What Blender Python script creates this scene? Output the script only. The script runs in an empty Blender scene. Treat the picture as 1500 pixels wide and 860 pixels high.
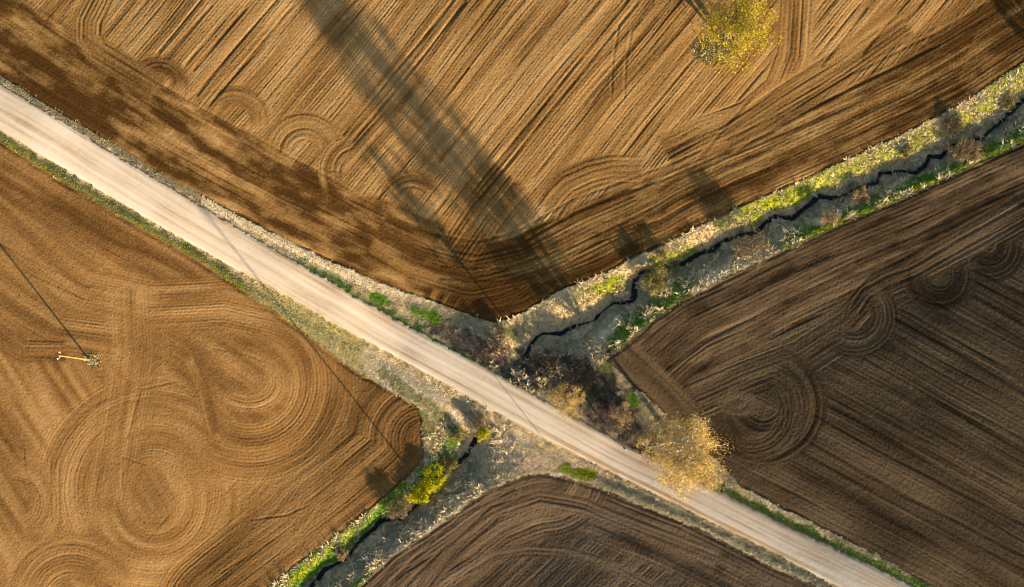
import bpy, bmesh, math, random
import numpy as np
from mathutils import Vector, Matrix

random.seed(7)
rng = np.random.default_rng(11)
scene = bpy.context.scene
COL = scene.collection
H = 120.0                      # camera height above the valley floor, metres
W0, H0 = 1500.0, 860.0         # measuring grid of the traced plan: 10 units = 1 m on the valley floor

# ------------------------------------------------------------------ light
SUN_EL = math.radians(7.6)
SUN_AZ = (0.615, -0.788)       # horizontal direction towards the sun (x east, y north)

# ------------------------------------------------------------------ noise helpers
_tabs = {}
def _tab(seed):
    if seed not in _tabs:
        _tabs[seed] = np.random.default_rng(seed * 7919 + 13).random((256, 256)).astype(np.float32) * 2 - 1
    return _tabs[seed]
def vn(u, v, seed=0):
    """smooth value noise, -1..1"""
    t = _tab(seed)
    iu = np.floor(u); iv = np.floor(v)
    fu = (u - iu).astype(np.float32); fv = (v - iv).astype(np.float32)
    a = iu.astype(np.int64) & 255; b = iv.astype(np.int64) & 255
    a1 = (a + 1) & 255; b1 = (b + 1) & 255
    fu = fu * fu * (3 - 2 * fu); fv = fv * fv * (3 - 2 * fv)
    return (t[a, b] * (1 - fu) + t[a1, b] * fu) * (1 - fv) + (t[a, b1] * (1 - fu) + t[a1, b1] * fu) * fv
def fbm(u, v, seed=0, octv=4, gain=0.5):
    r = 0; a = 1; n = 0
    for i in range(octv):
        r = r + a * vn(u * 2 ** i + 17.3 * i, v * 2 ** i - 9.1 * i, seed + i)
        n += a; a *= gain
    return r / n
def sst(a, b, x):
    t = np.clip((x - a) / (b - a), 0, 1)
    return t * t * (3 - 2 * t)

# ------------------------------------------------------------------ traced plan
ROAD_UP = [(-2000, -1080), (-200, 4), (0, 124), (84, 174), (152, 217), (230, 264), (331, 324), (396, 362), (450, 394), (525, 437), (590, 474),
           (683, 524), (774, 574), (816, 598), (909, 648), (960, 672), (1045, 716), (1118, 753), (1177, 783), (1260, 821), (1336, 860), (1400, 893), (3500, 1970)]
ROAD_LO = [(-2000, -1010), (-200, 74), (0, 193), (71, 235), (100, 251), (184, 303), (269, 352), (340, 392), (391, 419), (441, 447), (480, 470), (542, 503),
           (576, 521), (642, 558), (709, 596), (780, 636), (851, 670), (890, 689), (940, 715), (1024, 756), (1128, 807), (1200, 847), (1260, 878), (3500, 2060)]
UP_ROAD = [(-2000, -1090), (-200, -8), (0, 111), (67, 154), (118, 184), (201, 233), (230, 252), (311, 296), (382, 334), (480, 381), (534, 405), (575, 422),
           (627, 440), (661, 452), (690, 463), (716, 473)]
UP_STR = [(716, 473), (741, 469), (771, 457), (791, 445), (820, 427), (885, 402), (906, 391), (925, 381), (983, 356), (1020, 335), (1062, 316), (1092, 301),
          (1125, 287), (1200, 254), (1276, 219), (1360, 179), (1432, 139), (1500, 93), (1600, 30), (3500, -1150)]
R_STR = [(3500, -900), (1600, 150), (1494, 211), (1410, 249), (1315, 293), (1226, 330), (1150, 366), (1108, 386), (1048, 416), (997, 440), (960, 466), (922, 499), (886, 528)]
R_ROAD = [(886, 528), (916, 555), (956, 590), (989, 623), (1025, 655), (1057, 682), (1086, 714), (1124, 734), (1166, 755), (1208, 776), (1270, 808), (1320, 834), (1360, 860),
          (1440, 900), (3500, 1890)]
L_ROAD = [(-2000, -990), (-200, 87), (0, 206), (34, 229), (100, 270), (172, 314), (218, 340), (258, 363), (285, 378), (340, 414), (365, 431), (391, 449), (428, 475),
          (465, 504), (490, 523), (532, 550), (557, 563), (584, 579), (612, 598), (618, 614), (620, 645)]
L_STR = [(620, 645), (622, 673), (596, 701), (574, 720), (533, 755), (484, 793), (443, 823), (399, 858), (340, 905), (-1000, 2000)]
B_STR = [(-800, 2000), (470, 905), (527, 858), (574, 815), (615, 789), (656, 761), (670, 749), (707, 723), (758, 701), (780, 695), (800, 693)]
B_ROAD = [(800, 693), (825, 698), (859, 708), (890, 720), (940, 741), (999, 764), (1066, 796), (1128, 829), (1177, 851), (1250, 885), (3500, 2000)]
FIELD_UP = UP_ROAD + UP_STR[1:] + [(3500, -3000), (-2000, -3000)]
FIELD_R = R_STR + R_ROAD[1:]
FIELD_L = L_ROAD + L_STR[1:] + [(-2500, 2000), (-2500, -990)]
FIELD_B = B_STR + B_ROAD[1:] + [(3500, 3000), (-800, 3000)]
ROAD = ROAD_UP + ROAD_LO[::-1]
S1 = [(771, 523), (777, 508), (786, 495), (796, 490), (821, 490), (842, 479), (872, 470), (889, 452), (901, 444), (922, 444), (931, 436), (932, 410), (939, 400), (969, 393), (987, 390),
      (1004, 386), (1029, 370), (1048, 365), (1067, 351), (1083, 345), (1111, 340), (1125, 327), (1139, 316), (1167, 318), (1192, 298), (1206, 286), (1231, 289), (1256, 279), (1276, 269),
      (1292, 266), (1297, 252), (1329, 248), (1349, 252), (1363, 240), (1369, 226), (1386, 228), (1399, 214), (1422, 204), (1447, 199), (1469, 182), (1497, 153), (1600, 72), (3500, -1050)]
S2 = [(697, 645), (687, 664), (676, 676), (648, 697), (629, 723), (612, 740), (589, 764), (557, 766), (544, 780), (526, 795), (514, 810), (503, 826), (473, 839), (458, 858), (420, 905), (-900, 2000)]
VALLEY = [(3500, -1040), (1600, 85), (1300, 255), (1100, 345), (900, 450), (775, 520), (700, 640), (600, 750), (450, 865), (-900, 2000)]

# ------------------------------------------------------------------ world grid
def axis(half, step, far):
    c = np.arange(-half, half + step * 0.5, step)
    g = []; s = step; p = half
    while p < far:
        s *= 1.07; p += s; g.append(p)
    g = np.array(g)
    return np.concatenate([-g[::-1], c, g])
XA = axis(77.5, 0.105, 200.0); YA = axis(45.5, 0.105, 170.0)
X, Y = np.meshgrid(XA, YA)
NY, NX = X.shape

def inside(px, py, poly):
    r = np.zeros(px.shape, bool)
    n = len(poly)
    for i in range(n):
        x0, y0 = poly[i]; x1, y1 = poly[(i + 1) % n]
        if y0 == y1: continue
        c = ((y0 > py) != (y1 > py)) & (px < (x1 - x0) * (py - y0) / (y1 - y0) + x0)
        r ^= c
    return r

def smooth_dist(x, y):
    """soft distance (m) to the valley line; x, y world metres"""
    acc = 0; k = 0.12
    pts = [((a - 750) / 10, (430 - b) / 10) for a, b in VALLEY]
    for (ax, ay), (bx, by) in zip(pts[:-1], pts[1:]):
        dx, dy = bx - ax, by - ay
        t = np.clip(((x - ax) * dx + (y - ay) * dy) / (dx * dx + dy * dy), 0, 1)
        d = np.hypot(x - ax - t * dx, y - ay - t * dy)
        acc = acc + np.exp(-k * d)
    return np.maximum(-np.log(np.maximum(acc, 1e-30)) / k, 0)
SLOPE = 0.052
def zbase(x, y):
    """the broad shape of the valley sides"""
    d = smooth_dist(x, y)
    d = 90 * np.tanh(d / 90)
    far = sst(2, 16, d)
    # the lower right-hand side of the valley falls a little more steeply, except in the road's own corridor
    x = np.asarray(x, float); y = np.asarray(y, float)
    side = inside(750 + 10 * x, 430 - 10 * y, VALLEY + [(-900, 9000), (9000, 9000), (9000, -1040)])
    n_ = math.hypot(69.2, 127.0)
    dr = np.abs((x + 75) * 69.2 + (y - 27.2) * 127.0) / n_
    sl = SLOPE + side * .030 * (1 - np.exp(-(dr / 16.0) ** 2))
    return sl * np.maximum(d - 6, 0) * far + 0.22 * far * fbm(np.asarray(x) / 22.0 + 3, np.asarray(y) / 22.0 + 8, 41, 2)
ZB = zbase(X, Y)
PX = 750 + 10 * X * H / (H - ZB)
PY = 430 - 10 * Y * H / (H - ZB)

def window(x0, x1, y0, y1, pad):
    wx0, wx1 = (x0 - pad - 750) / 10, (x1 + pad - 750) / 10
    wy0, wy1 = (430 - y1 - pad) / 10, (430 - y0 + pad) / 10
    fx0, fx1 = min(wx0, wx0 * .95), max(wx1, wx1 * .95)
    fy0, fy1 = min(wy0, wy0 * .95), max(wy1, wy1 * .95)
    i0, i1 = np.searchsorted(XA, fx0), np.searchsorted(XA, fx1) + 1
    j0, j1 = np.searchsorted(YA, fy0), np.searchsorted(YA, fy1) + 1
    return slice(max(j0, 0), min(j1, NY)), slice(max(i0, 0), min(i1, NX))

def pdist(poly, reach, clip_far=True):
    """distance, signed offset and run length (plan units) to a polyline, only within reach"""
    D = np.full((NY, NX), 1e6, np.float32); Q = np.full((NY, NX), 1e6, np.float32); S = np.zeros((NY, NX), np.float32)
    run = 0.0
    for (ax, ay), (bx, by) in zip(poly[:-1], poly[1:]):
        w = window(min(ax, bx), max(ax, bx), min(ay, by), max(ay, by), reach + 6)
        L = math.hypot(bx - ax, by - ay)
        if w[0].stop > w[0].start and w[1].stop > w[1].start and L > 0:
            px, py = PX[w], PY[w]
            dx, dy = (bx - ax) / L, (by - ay) / L
            s = np.clip((px - ax) * dx + (py - ay) * dy, 0, L)
            rx, ry = px - ax - s * dx, py - ay - s * dy
            d = np.hypot(rx, ry)
            q = np.where(dx * ry - dy * rx >= 0, d, -d)
            m = d < D[w]
            D[w][m] = d[m]; Q[w][m] = q[m]; S[w][m] = (run + s)[m]
        run += L
    return D, Q, S

jit = 2.4 * fbm(PX / 14, PY / 14, 60, 3) + 2.0 * fbm(PX / 4.5, PY / 4.5, 66, 2)
jit2 = 2.4 * fbm(PX / 14 + 50, PY / 14, 63, 3) + 2.0 * fbm(PX / 4.5 + 20, PY / 4.5, 68, 2)
JX, JY = PX + jit, PY + jit2
IN_UP = inside(JX, JY, FIELD_UP); IN_R = inside(JX, JY, FIELD_R); IN_L = inside(JX, JY, FIELD_L); IN_B = inside(JX, JY, FIELD_B)
IN_RD = inside(PX + .8 * jit, PY + .8 * jit2, ROAD)
FIELD = IN_UP | IN_R | IN_L | IN_B
VERGE = ~(FIELD | IN_RD)

# distance to the field edges and the streams
DF = np.full((NY, NX), 1e6, np.float32)
for p in (UP_ROAD, UP_STR, R_STR, R_ROAD, L_ROAD, L_STR, B_STR, B_ROAD):
    DF = np.minimum(DF, pdist(p, 90)[0])
DR = np.minimum(pdist(ROAD_UP, 90)[0], pdist(ROAD_LO, 90)[0])
DS1, _, SS1 = pdist(S1, 130); DS2, _, SS2 = pdist(S2, 130)
DS = np.minimum(DS1, DS2)

HT = np.zeros((NY, NX), np.float32)      # fine relief, metres
MO = np.zeros((NY, NX), np.float32)      # moisture / tone, with painted shade at the upper field's ends, about -1..1

def streaks(q, s, seed, per, amp, macro=1.0):
    """plough relief: q across, s along, metres.  Returns height and tone"""
    wob = 0.10 * vn(s / 6.0, q / 3.0, seed + 5)
    qq = q + wob
    line = np.floor(qq / per)
    la = 0.55 + 0.6 * vn(line * 0.731 + 11.7, s / 22.0, seed + 1)
    cs_ = np.cos(2 * np.pi * qq / per)
    h = amp * 1.15 * la * (cs_ - .35 * np.cos(4 * np.pi * qq / per)) * (0.75 + .45 * vn(qq / 1.1, s / 4.0, seed + 6))
    h = h + amp * 1.3 * vn(qq / 0.34 + 3.1, s / 9.0, seed + 2) + macro * amp * .8 * vn(qq / 1.3, s / 20.0, seed + 3)
    # now and then one furrow is left open
    g = vn(qq / 0.52 + 31.0, s / 15.0, seed + 8)
    h = h - macro * amp * 3.6 * sst(0.42, 0.8, g) * (.6 + .5 * vn(qq / 3, s / 4.0, seed + 12))
    tone = 0.6 * vn(qq / 0.9, s / 9.0, seed + 4) + 0.35 * vn(qq / 3.4, s / 24.0, seed + 7) + 0.5 * macro * sst(0.42, 0.8, g)
    return h.astype(np.float32), tone.astype(np.float32)

def put(w, a, h, m):
    HT[w] = HT[w] * (1 - a) + h * a
    MO[w] = MO[w] * (1 - a) + m * a

def base(mask, dirx, diry, seed, per, amp, mo=0.0, macro=1.0):
    L = math.hypot(dirx, diry); dx, dy = dirx / L, diry / L
    w = (slice(0, NY), slice(0, NX))
    bend = 6 * fbm(PX / 260, PY / 260, seed + 20, 2)
    s = (PX * dx + PY * dy) / 10; q = (-PX * dy + PY * dx + bend) / 10
    h, t = streaks(q, s, seed, per, amp, macro)
    a = mask.astype(np.float32)
    put(w, a, h, t + mo)

def swath(mask, poly, w0, w1, seed, per=0.6, amp=0.013, mo=0.0, soft=6.0, blot=0.0, endfade=True, strength=1.0, macro=1.0):
    """a strip of passes along a polyline, offsets w0..w1 plan units to its right-hand side"""
    D, Q, S = pdist(poly, max(abs(w0), abs(w1)) + 4)
    tot = sum(math.hypot(b[0] - a[0], b[1] - a[1]) for a, b in zip(poly[:-1], poly[1:]))
    xs = [p[0] for p in poly]; ys = [p[1] for p in poly]
    m = max(abs(w0), abs(w1))
    w = window(max(min(xs), -300), min(max(xs), 1800), max(min(ys), -300), min(max(ys), 1160), m + 8)
    q, s = Q[w], S[w]
    n = 4 * vn(s / 60, q * 0 + seed * 1.7, seed + 9)
    a = sst(w0 - soft, w0 + soft, q + n) * (1 - sst(w1 - soft, w1 + soft, q + n)) * mask[w] * strength
    if endfade:
        a = a * sst(0.0, 10, s) * (1 - sst(tot - 10, tot - 0.0, s)) if endfade else a
    h, t = streaks(q / 10, s / 10, seed, per, amp, macro)
    mm = t + mo
    if blot:
        mm = mm + blot * (fbm(s / 55, q / 15, seed + 11, 4) * 1.9 + .5 * vn(s / 14, q / 9, seed + 15))
    put(w, a.astype(np.float32), h, mm.astype(np.float32))

def arcs(mask, cx, cy, r0, r1, a0, a1, seed, per=0.75, amp=0.016, mo=0.0, soft=6.0, sq=1.0, rot=0.0, strength=1.0, macro=1.0):
    """a turn: arcs about a centre, angles in degrees clockwise from the plan's right"""
    amp = amp * .85
    w = window(cx - r1, cx + r1, cy - r1, cy + r1, 16)
    dx, dy = PX[w] - cx, PY[w] - cy
    c, sn = math.cos(math.radians(rot)), math.sin(math.radians(rot))
    ex, ey = dx * c + dy * sn, (-dx * sn + dy * c) / sq
    r = np.hypot(ex, ey)
    th = np.degrees(np.arctan2(ey, ex))
    mid = (a0 + a1) / 2; half = (a1 - a0) / 2
    da = np.abs((th - mid + 180) % 360 - 180)
    a = sst(r0 - soft, r0 + soft, r) * (1 - sst(r1 - soft, r1 + soft, r))
    if half < 179:
        a = a * (1 - sst(half - 32, half + 6, da + 10 * vn(r / 9, th * 0, seed + 3)))
    a = a * mask[w] * strength
    if half >= 179: th = np.abs((th + 20) % 360 - 180)
    h, t = streaks(r / 10, np.radians(th) * np.maximum(r, 8) / 10 + 40, seed, per, amp, macro)
    put(w, a.astype(np.float32), h, (t + mo).astype(np.float32))

def rut(poly, offs=(0,), depth=0.05, wid=2.2, mo=0.25, brk=0.25, seed=300, mask=None):
    """wheel ruts pressed along a line"""
    m = max(abs(o) for o in offs) + 12
    D, Q, S = pdist(poly, m)
    xs = [p[0] for p in poly]; ys = [p[1] for p in poly]
    w = window(min(xs), max(xs), min(ys), max(ys), m)
    q, s = Q[w], S[w]
    tot = sum(math.hypot(b[0] - a[0], b[1] - a[1]) for a, b in zip(poly[:-1], poly[1:]))
    f = FIELD[w] * sst(0, 6, s) * (1 - sst(tot - 6, tot, s))
    for k, o in enumerate(offs):
        n = .7 * vn(s / 60, q * 0 + 3.3 * k, seed + k)
        u = (q - o + n) / wid
        g = np.exp(-u * u) - 0.25 * np.exp(-(u - 1.8) ** 2 / .8) - 0.25 * np.exp(-(u + 1.8) ** 2 / .8)
        v = np.clip(1 - brk + brk * 1.6 * vn(s / 25, q * 0 + k, seed + 7 + k), 0.1, 1.3)
        HT[w] -= (depth * .85 * g * f * v).astype(np.float32)
        MO[w] += ((mo + .25) * np.exp(-u * u) * f * v).astype(np.float32)

# ---- upper field
base(IN_UP, .632, -.775, 101, 0.46, 0.0148, -0.18)
swath(IN_UP, UP_ROAD[1:], -112, 0, 120, .5, .0095, .8, blot=.85, endfade=False)
swath(IN_UP, UP_STR[:-1], -100, 0, 130, .52, .0125, .75, blot=.5, endfade=False)
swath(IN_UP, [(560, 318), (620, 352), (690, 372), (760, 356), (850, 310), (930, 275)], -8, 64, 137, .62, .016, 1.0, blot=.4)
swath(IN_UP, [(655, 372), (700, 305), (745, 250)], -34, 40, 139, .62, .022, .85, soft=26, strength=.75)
arcs(IN_UP, 232, 128, 20, 46, -150, 10, 141, .7, .015, .7)
arcs(IN_UP, 342, 178, 24, 52, -135, 15, 143, .7, .015, .6)
arcs(IN_UP, 446, 224, 20, 60, -185, -5, 145, .8, .02, .35)
arcs(IN_UP, 524, 252, 18, 58, 140, 265, 147, .75, .018, .15)
MO += IN_UP * (.45 * sst(330, 0, PX) + .5 * sst(1250, 1520, PX))  # browner ends, with left edge fall-off and right corner shadow painted into the tone
arcs(IN_UP, 604, 300, 24, 50, -160, -20, 149, .8, .015, .3)
swath(IN_UP, [(152, -30), (140, 0), (125, 30), (124, 56), (138, 78), (178, 102), (235, 136)], -26, 14, 151, .62, .017, .35)
swath(IN_UP, [(785, 300), (800, 278), (822, 256), (858, 240), (895, 231), (945, 230)], -4, 42, 153, .8, .018, .35)
swath(IN_UP, [(970, 225), (1030, 192), (1095, 168), (1140, 130), (1160, 80), (1166, -10)], -24, 30, 155, .62, .016, .1, soft=8)
swath(IN_UP, [(1060, 210), (1150, 150), (1230, 100), (1330, 30)], -26, 24, 157, .62, .012, .2, soft=8)
for pts, o, dp in (([(286, 142), (322, 98), (372, 38), (415, -12)], (0, 24), .075), ([(500, 200), (560, 128), (620, 55), (672, -10)], (0, 17), .08),
               ([(686, 290), (760, 196), (830, 112), (915, 5), (925, -8)], (0, 14), .075), ([(640, 240), (720, 140), (800, 45), (835, 0)], (0,), .045),
               ([(560, 250), (620, 180), (690, 95)], (0,), .04), ([(780, 262), (850, 175), (905, 100)], (0,), .05), ([(230, 80), (262, 40), (300, -5)], (0, 16), .04),
               ([(270, 96), (310, 50), (352, 0)], (0, 14), .05), ([(385, 150), (440, 84), (500, 14)], (0, 14), .035), ([(1010, 250), (1060, 190), (1110, 130)], (0,), .035),
               ([(1190, 92), (1225, 48), (1262, 0)], (0, 13), .035), ([(1262, 80), (1300, 36), (1335, -5)], (0,), .035)):
    rut(pts, o, dp, 2.3, .35, seed=310 + int(pts[0][0]))
rut([(3, -12), (60, 24), (152, 82), (270, 156), (405, 228), (485, 272), (560, 318), (630, 352), (700, 364), (760, 347), (840, 302), (1000, 242), (1115, 190), (1236, 124), (1371, 58), (1480, -6)], (-9, 9), .042, 2.3, .12, seed=330)
rut([(404, 236), (300, 172), (292, 160), (318, 126)], (0,), .03, 2, -.1, seed=334)
rut([(905, 150), (907, 90), (916, 40), (952, -5)], (-10, 10), .05, 2, -.1, seed=336)
rut([(1160, 95), (1164, 40), (1165, -6)], (-10, 10), .03, 2, 0, seed=338)
rut([(640, 398), (740, 402), (850, 365), (960, 312)], (-9, 9), .03, 2.2, 0, seed=340)

# ---- right field
base(IN_R, .883, .47, 201, 0.6, 0.0125, 0.1)
swath(IN_R, R_STR, -118, 0, 210, .62, .012, .1, blot=.6, endfade=False)
swath(IN_R, R_ROAD[:6], -46, 0, 215, .6, .009, .1)
swath(IN_R, [(1500, 306), (1420, 350), (1337, 396), (1290, 418), (1240, 470), (1170, 515), (1090, 545), (1010, 580)], -40, 22, 217, .62, .015, -.05, soft=7)
arcs(IN_R, 1448, 360, 6, 52, -20, 150, 221, .8, .018, .5)
arcs(IN_R, 1376, 404, 12, 54, -25, 185, 223, .62, .02, .4)
arcs(IN_R, 1252, 462, 22, 62, -70, 130, 225, .62, .018, .3)
arcs(IN_R, 1118, 592, 22, 92, -75, 165, 227, .7, .021, .3, soft=8)
arcs(IN_R, 1100, 604, 34, 78, -40, 120, 228, .62, .019, .2, soft=9, strength=.6)
arcs(IN_R, 1082, 592, 0, 30, -180, 180, 229, .8, .008, -.35, sq=.6)
rut([(1250, 458), (1268, 430), (1300, 412), (1337, 398), (1420, 350), (1510, 300)], (-7, 7), .05, 2.2, 0, seed=350)
for pts, o, dp in (([(1172, 648), (1240, 688), (1330, 736), (1420, 783), (1540, 844)], (-9, 9), .06), ([(1190, 605), (1290, 662), (1400, 718), (1520, 778)], (0,), .045),
               ([(1312, 456), (1400, 506), (1520, 578)], (-8, 8), .05), ([(1205, 560), (1330, 632), (1500, 720)], (0, 13), .04), ([(1330, 420), (1420, 470), (1520, 520)], (0,), .05),
               ([(1420, 600), (1520, 655)], (0, 16), .055), ([(1420, 392), (1520, 440)], (0, 14), .04), ([(1230, 720), (1330, 772), (1440, 838)], (0,), .03), ([(1260, 520), (1380, 590), (1520, 668)], (0,), .04)):
    rut(pts, o, dp, 2.4, .3, seed=360 + int(pts[0][0]))

# ---- left field
LM = .45
base(IN_L, .55, .83, 401, .42, .0105, .05, LM)
arcs(IN_L, 225, 722, 40, 170, -180, 180, 405, .46, .0125, .0, soft=16, macro=LM)
swath(IN_L, L_ROAD[1:], 0, 160, 407, .45, .0115, .5, soft=26, endfade=False, macro=LM, blot=.25)
swath(IN_L, [(-40, 300), (40, 372), (120, 430), (220, 452), (330, 446), (430, 470)], -40, 34, 409, .45, .0115, .3, soft=14, macro=LM)
swath(IN_L, [(-30, 380), (30, 432), (90, 470), (180, 482)], -12, 50, 411, .5, .0135, .3, soft=9, macro=.8)
swath(IN_L, [(-20, 470), (36, 506), (100, 505)], -8, 26, 413, .5, .012, .7, soft=8, macro=.8)
swath(IN_L, [(192, 420), (196, 520), (176, 640), (160, 740)], -36, 36, 415, .5, .0085, -.1, soft=26, macro=.3, strength=.7)
arcs(IN_L, 366, 560, 60, 158, -75, 130, 417, .5, .0130, .15, soft=12, macro=LM)
arcs(IN_L, 356, 552, 30, 64, -110, 120, 418, .5, .0125, -.05, soft=12, sq=.75, rot=20, macro=LM)
arcs(IN_L, 225, 735, 30, 84, -60, 175, 419, .5, .0125, .1, soft=12, macro=LM)
swath(IN_L, L_STR[:-1], 0, 112, 421, .5, .0125, .6, soft=14, endfade=False, macro=.8)
arcs(IN_L, 105, 880, 30, 100, -170, -20, 423, .5, .013, .1, soft=9, macro=LM)
arcs(IN_L, 20, 735, 24, 70, -100, 60, 425, .5, .012, .05, soft=9, macro=LM)
swath(IN_L, [(275, 520), (300, 570), (318, 640)], -12, 16, 427, .5, .011, .5, soft=9, macro=LM)
arcs(IN_L, 300, 640, 90, 230, 20, 75, 428, .48, .0125, .15, soft=12, macro=LM, strength=.75)
MO += IN_L * (.25 * sst(470, 620, PX) + .45 * sst(500, 250, PY) * sst(420, 150, PX) - .15)
for pts, dp in (([(260, 558), (207, 570), (196, 605), (185, 644)], .045), ([(178, 720), (179, 669), (216, 682)], .04), ([(364, 762), (421, 754), (455, 738)], .06), ([(338, 583), (372, 595)], .05),
                ([(320, 842), (350, 822), (372, 812)], .05), ([(292, 468), (330, 476)], .04), ([(-5, 640), (35, 657), (37, 690), (60, 730)], .035), ([(309, 510), (360, 520), (405, 536)], .035),
                ([(300, 735), (330, 722), (350, 700)], .04), ([(525, 610), (516, 640), (492, 668)], .03), ([(240, 735), (246, 755), (210, 796)], .03)):
    rut(pts, (0,), dp * .6, 1.6, .1, seed=430 + int(abs(pts[0][0])))
rut([(81, 660), (80, 700), (81, 765)], (-6, 6), .02, 1.8, 0, seed=470)
rut([(-30, 352), (60, 398), (130, 430)], (-9, 9), .03, 2, 0.1, seed=472)

# ---- bottom field
base(IN_B, .72, -.69, 501, .55, .0105, .1)
swath(IN_B, B_ROAD[:-1], 0, 78, 503, .62, .0115, .15, blot=.4, endfade=False, soft=8)
swath(IN_B, B_STR[1:], 0, 96, 505, .55, .0115, .1, blot=.3, endfade=False, soft=8)
swath(IN_B, [(600, 880), (660, 800), (720, 745), (790, 722), (860, 735), (960, 775), (1060, 815)], -6, 20, 507, .7, .013, -.1)
swath(IN_B, [(684, 838), (725, 813), (775, 805), (830, 808), (905, 832), (980, 870)], -8, 10, 509, .7, .015, .1)
rut([(684, 838), (725, 813), (775, 805), (830, 808)], (0,), .04, 2, -.1, seed=510)
rut([(575, 862), (640, 800), (700, 752), (760, 722)], (-9, 9), .04, 2.6, .2, seed=512)

# dry knolls and damp hollows, and clods everywhere
MO += FIELD * (0.35 * fbm(PX / 190, PY / 190, 71, 3) + (IN_R | IN_B) * .55 * fbm(PX / 120, PY / 70, 75, 3) + 0.2 * fbm(PX / 40, PY / 40, 77, 3))
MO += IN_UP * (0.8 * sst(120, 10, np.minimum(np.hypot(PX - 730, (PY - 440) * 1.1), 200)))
clod = fbm(X / 0.24, Y / 0.24, 81, 2)
clod2 = vn(X / 0.9, Y / 0.9, 85)
grit = rng.normal(0, 1, (NY, NX)).astype(np.float32)
HT += FIELD * (0.012 * clod + 0.006 * clod2 + .0065 * grit)
MO += FIELD * .20 * grit
# the outermost furrow, opened along the grass edge
EDG = np.exp(-((DF - 3.0 + 1.5 * vn(PX / 16, PY / 16, 87)) / 2.6) ** 2) * np.clip(.75 + .7 * vn(PX / 30, PY / 30, 88), .1, 1.3)
HT -= FIELD * (IN_UP * .10 + IN_L * .085 + (IN_R | IN_B) * .06) * EDG
MO += FIELD * .5 * EDG

# ------------------------------------------------------------------ verge, ditch and road relief
t = DS / (DS + np.minimum(DF, DR) + 1e-3)
away = sst(100, 45, DS)
prof = np.clip(1 - t, 0, 1) ** 1.7 * away
ZV = -1.6 * prof - .06
tus = fbm(X / .55, Y / .55, 91, 3)
damp = sst(60, 20, DS)
ZV += (.018 + .055 * damp) * tus + (.035 + .10 * damp) * fbm(X / 2.3, Y / 2.3, 95, 3) * sst(3, 18, np.minimum(DF, DR))
ZV += .05 * sst(10, 1, DF)
ZV -= 0.16 * np.exp(-((DR - 13) / 9) ** 2) * sst(6, 14, DF) * (1 - prof)
cw = 3.0 + 1.5 * vn(PX / 26, PY / 26, 97)
chan = 1 - sst(cw - .9, cw + .7, DS + 1.5 * vn(PX / 6, PY / 6, 99))
ZV -= .65 * chan
# road: cambered gravel with faint wheel lanes
_, QR, SR = pdist(ROAD_UP, 110)
across = np.clip(QR, 0, 80) / 66.0
rq = across * 6.4 + .12 * vn(SR / 160, across * 2, 131)
lane = 0.6 * vn(rq / .28, SR / 500, 133) + .7 * vn(rq / .62, SR / 400, 134) + .45 * vn(rq / .2, SR / 60, 135) + .5 * fbm(PX / 40, PY / 40, 136, 4) + .3 * rng.normal(0, .5, (NY, NX))
lane = lane - .55 * sst(7, 1, DR) * (1 + vn(PX / 12, PY / 12, 138))
ZR = .03 + .06 * (1 - (2 * across - 1) ** 2) + .006 * lane + .004 * fbm(X / .5, Y / .5, 137, 2)
ZR = ZR * sst(0, 5, DR)

Z = ZB + np.where(IN_RD, ZR, np.where(VERGE, ZV, HT))

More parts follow.
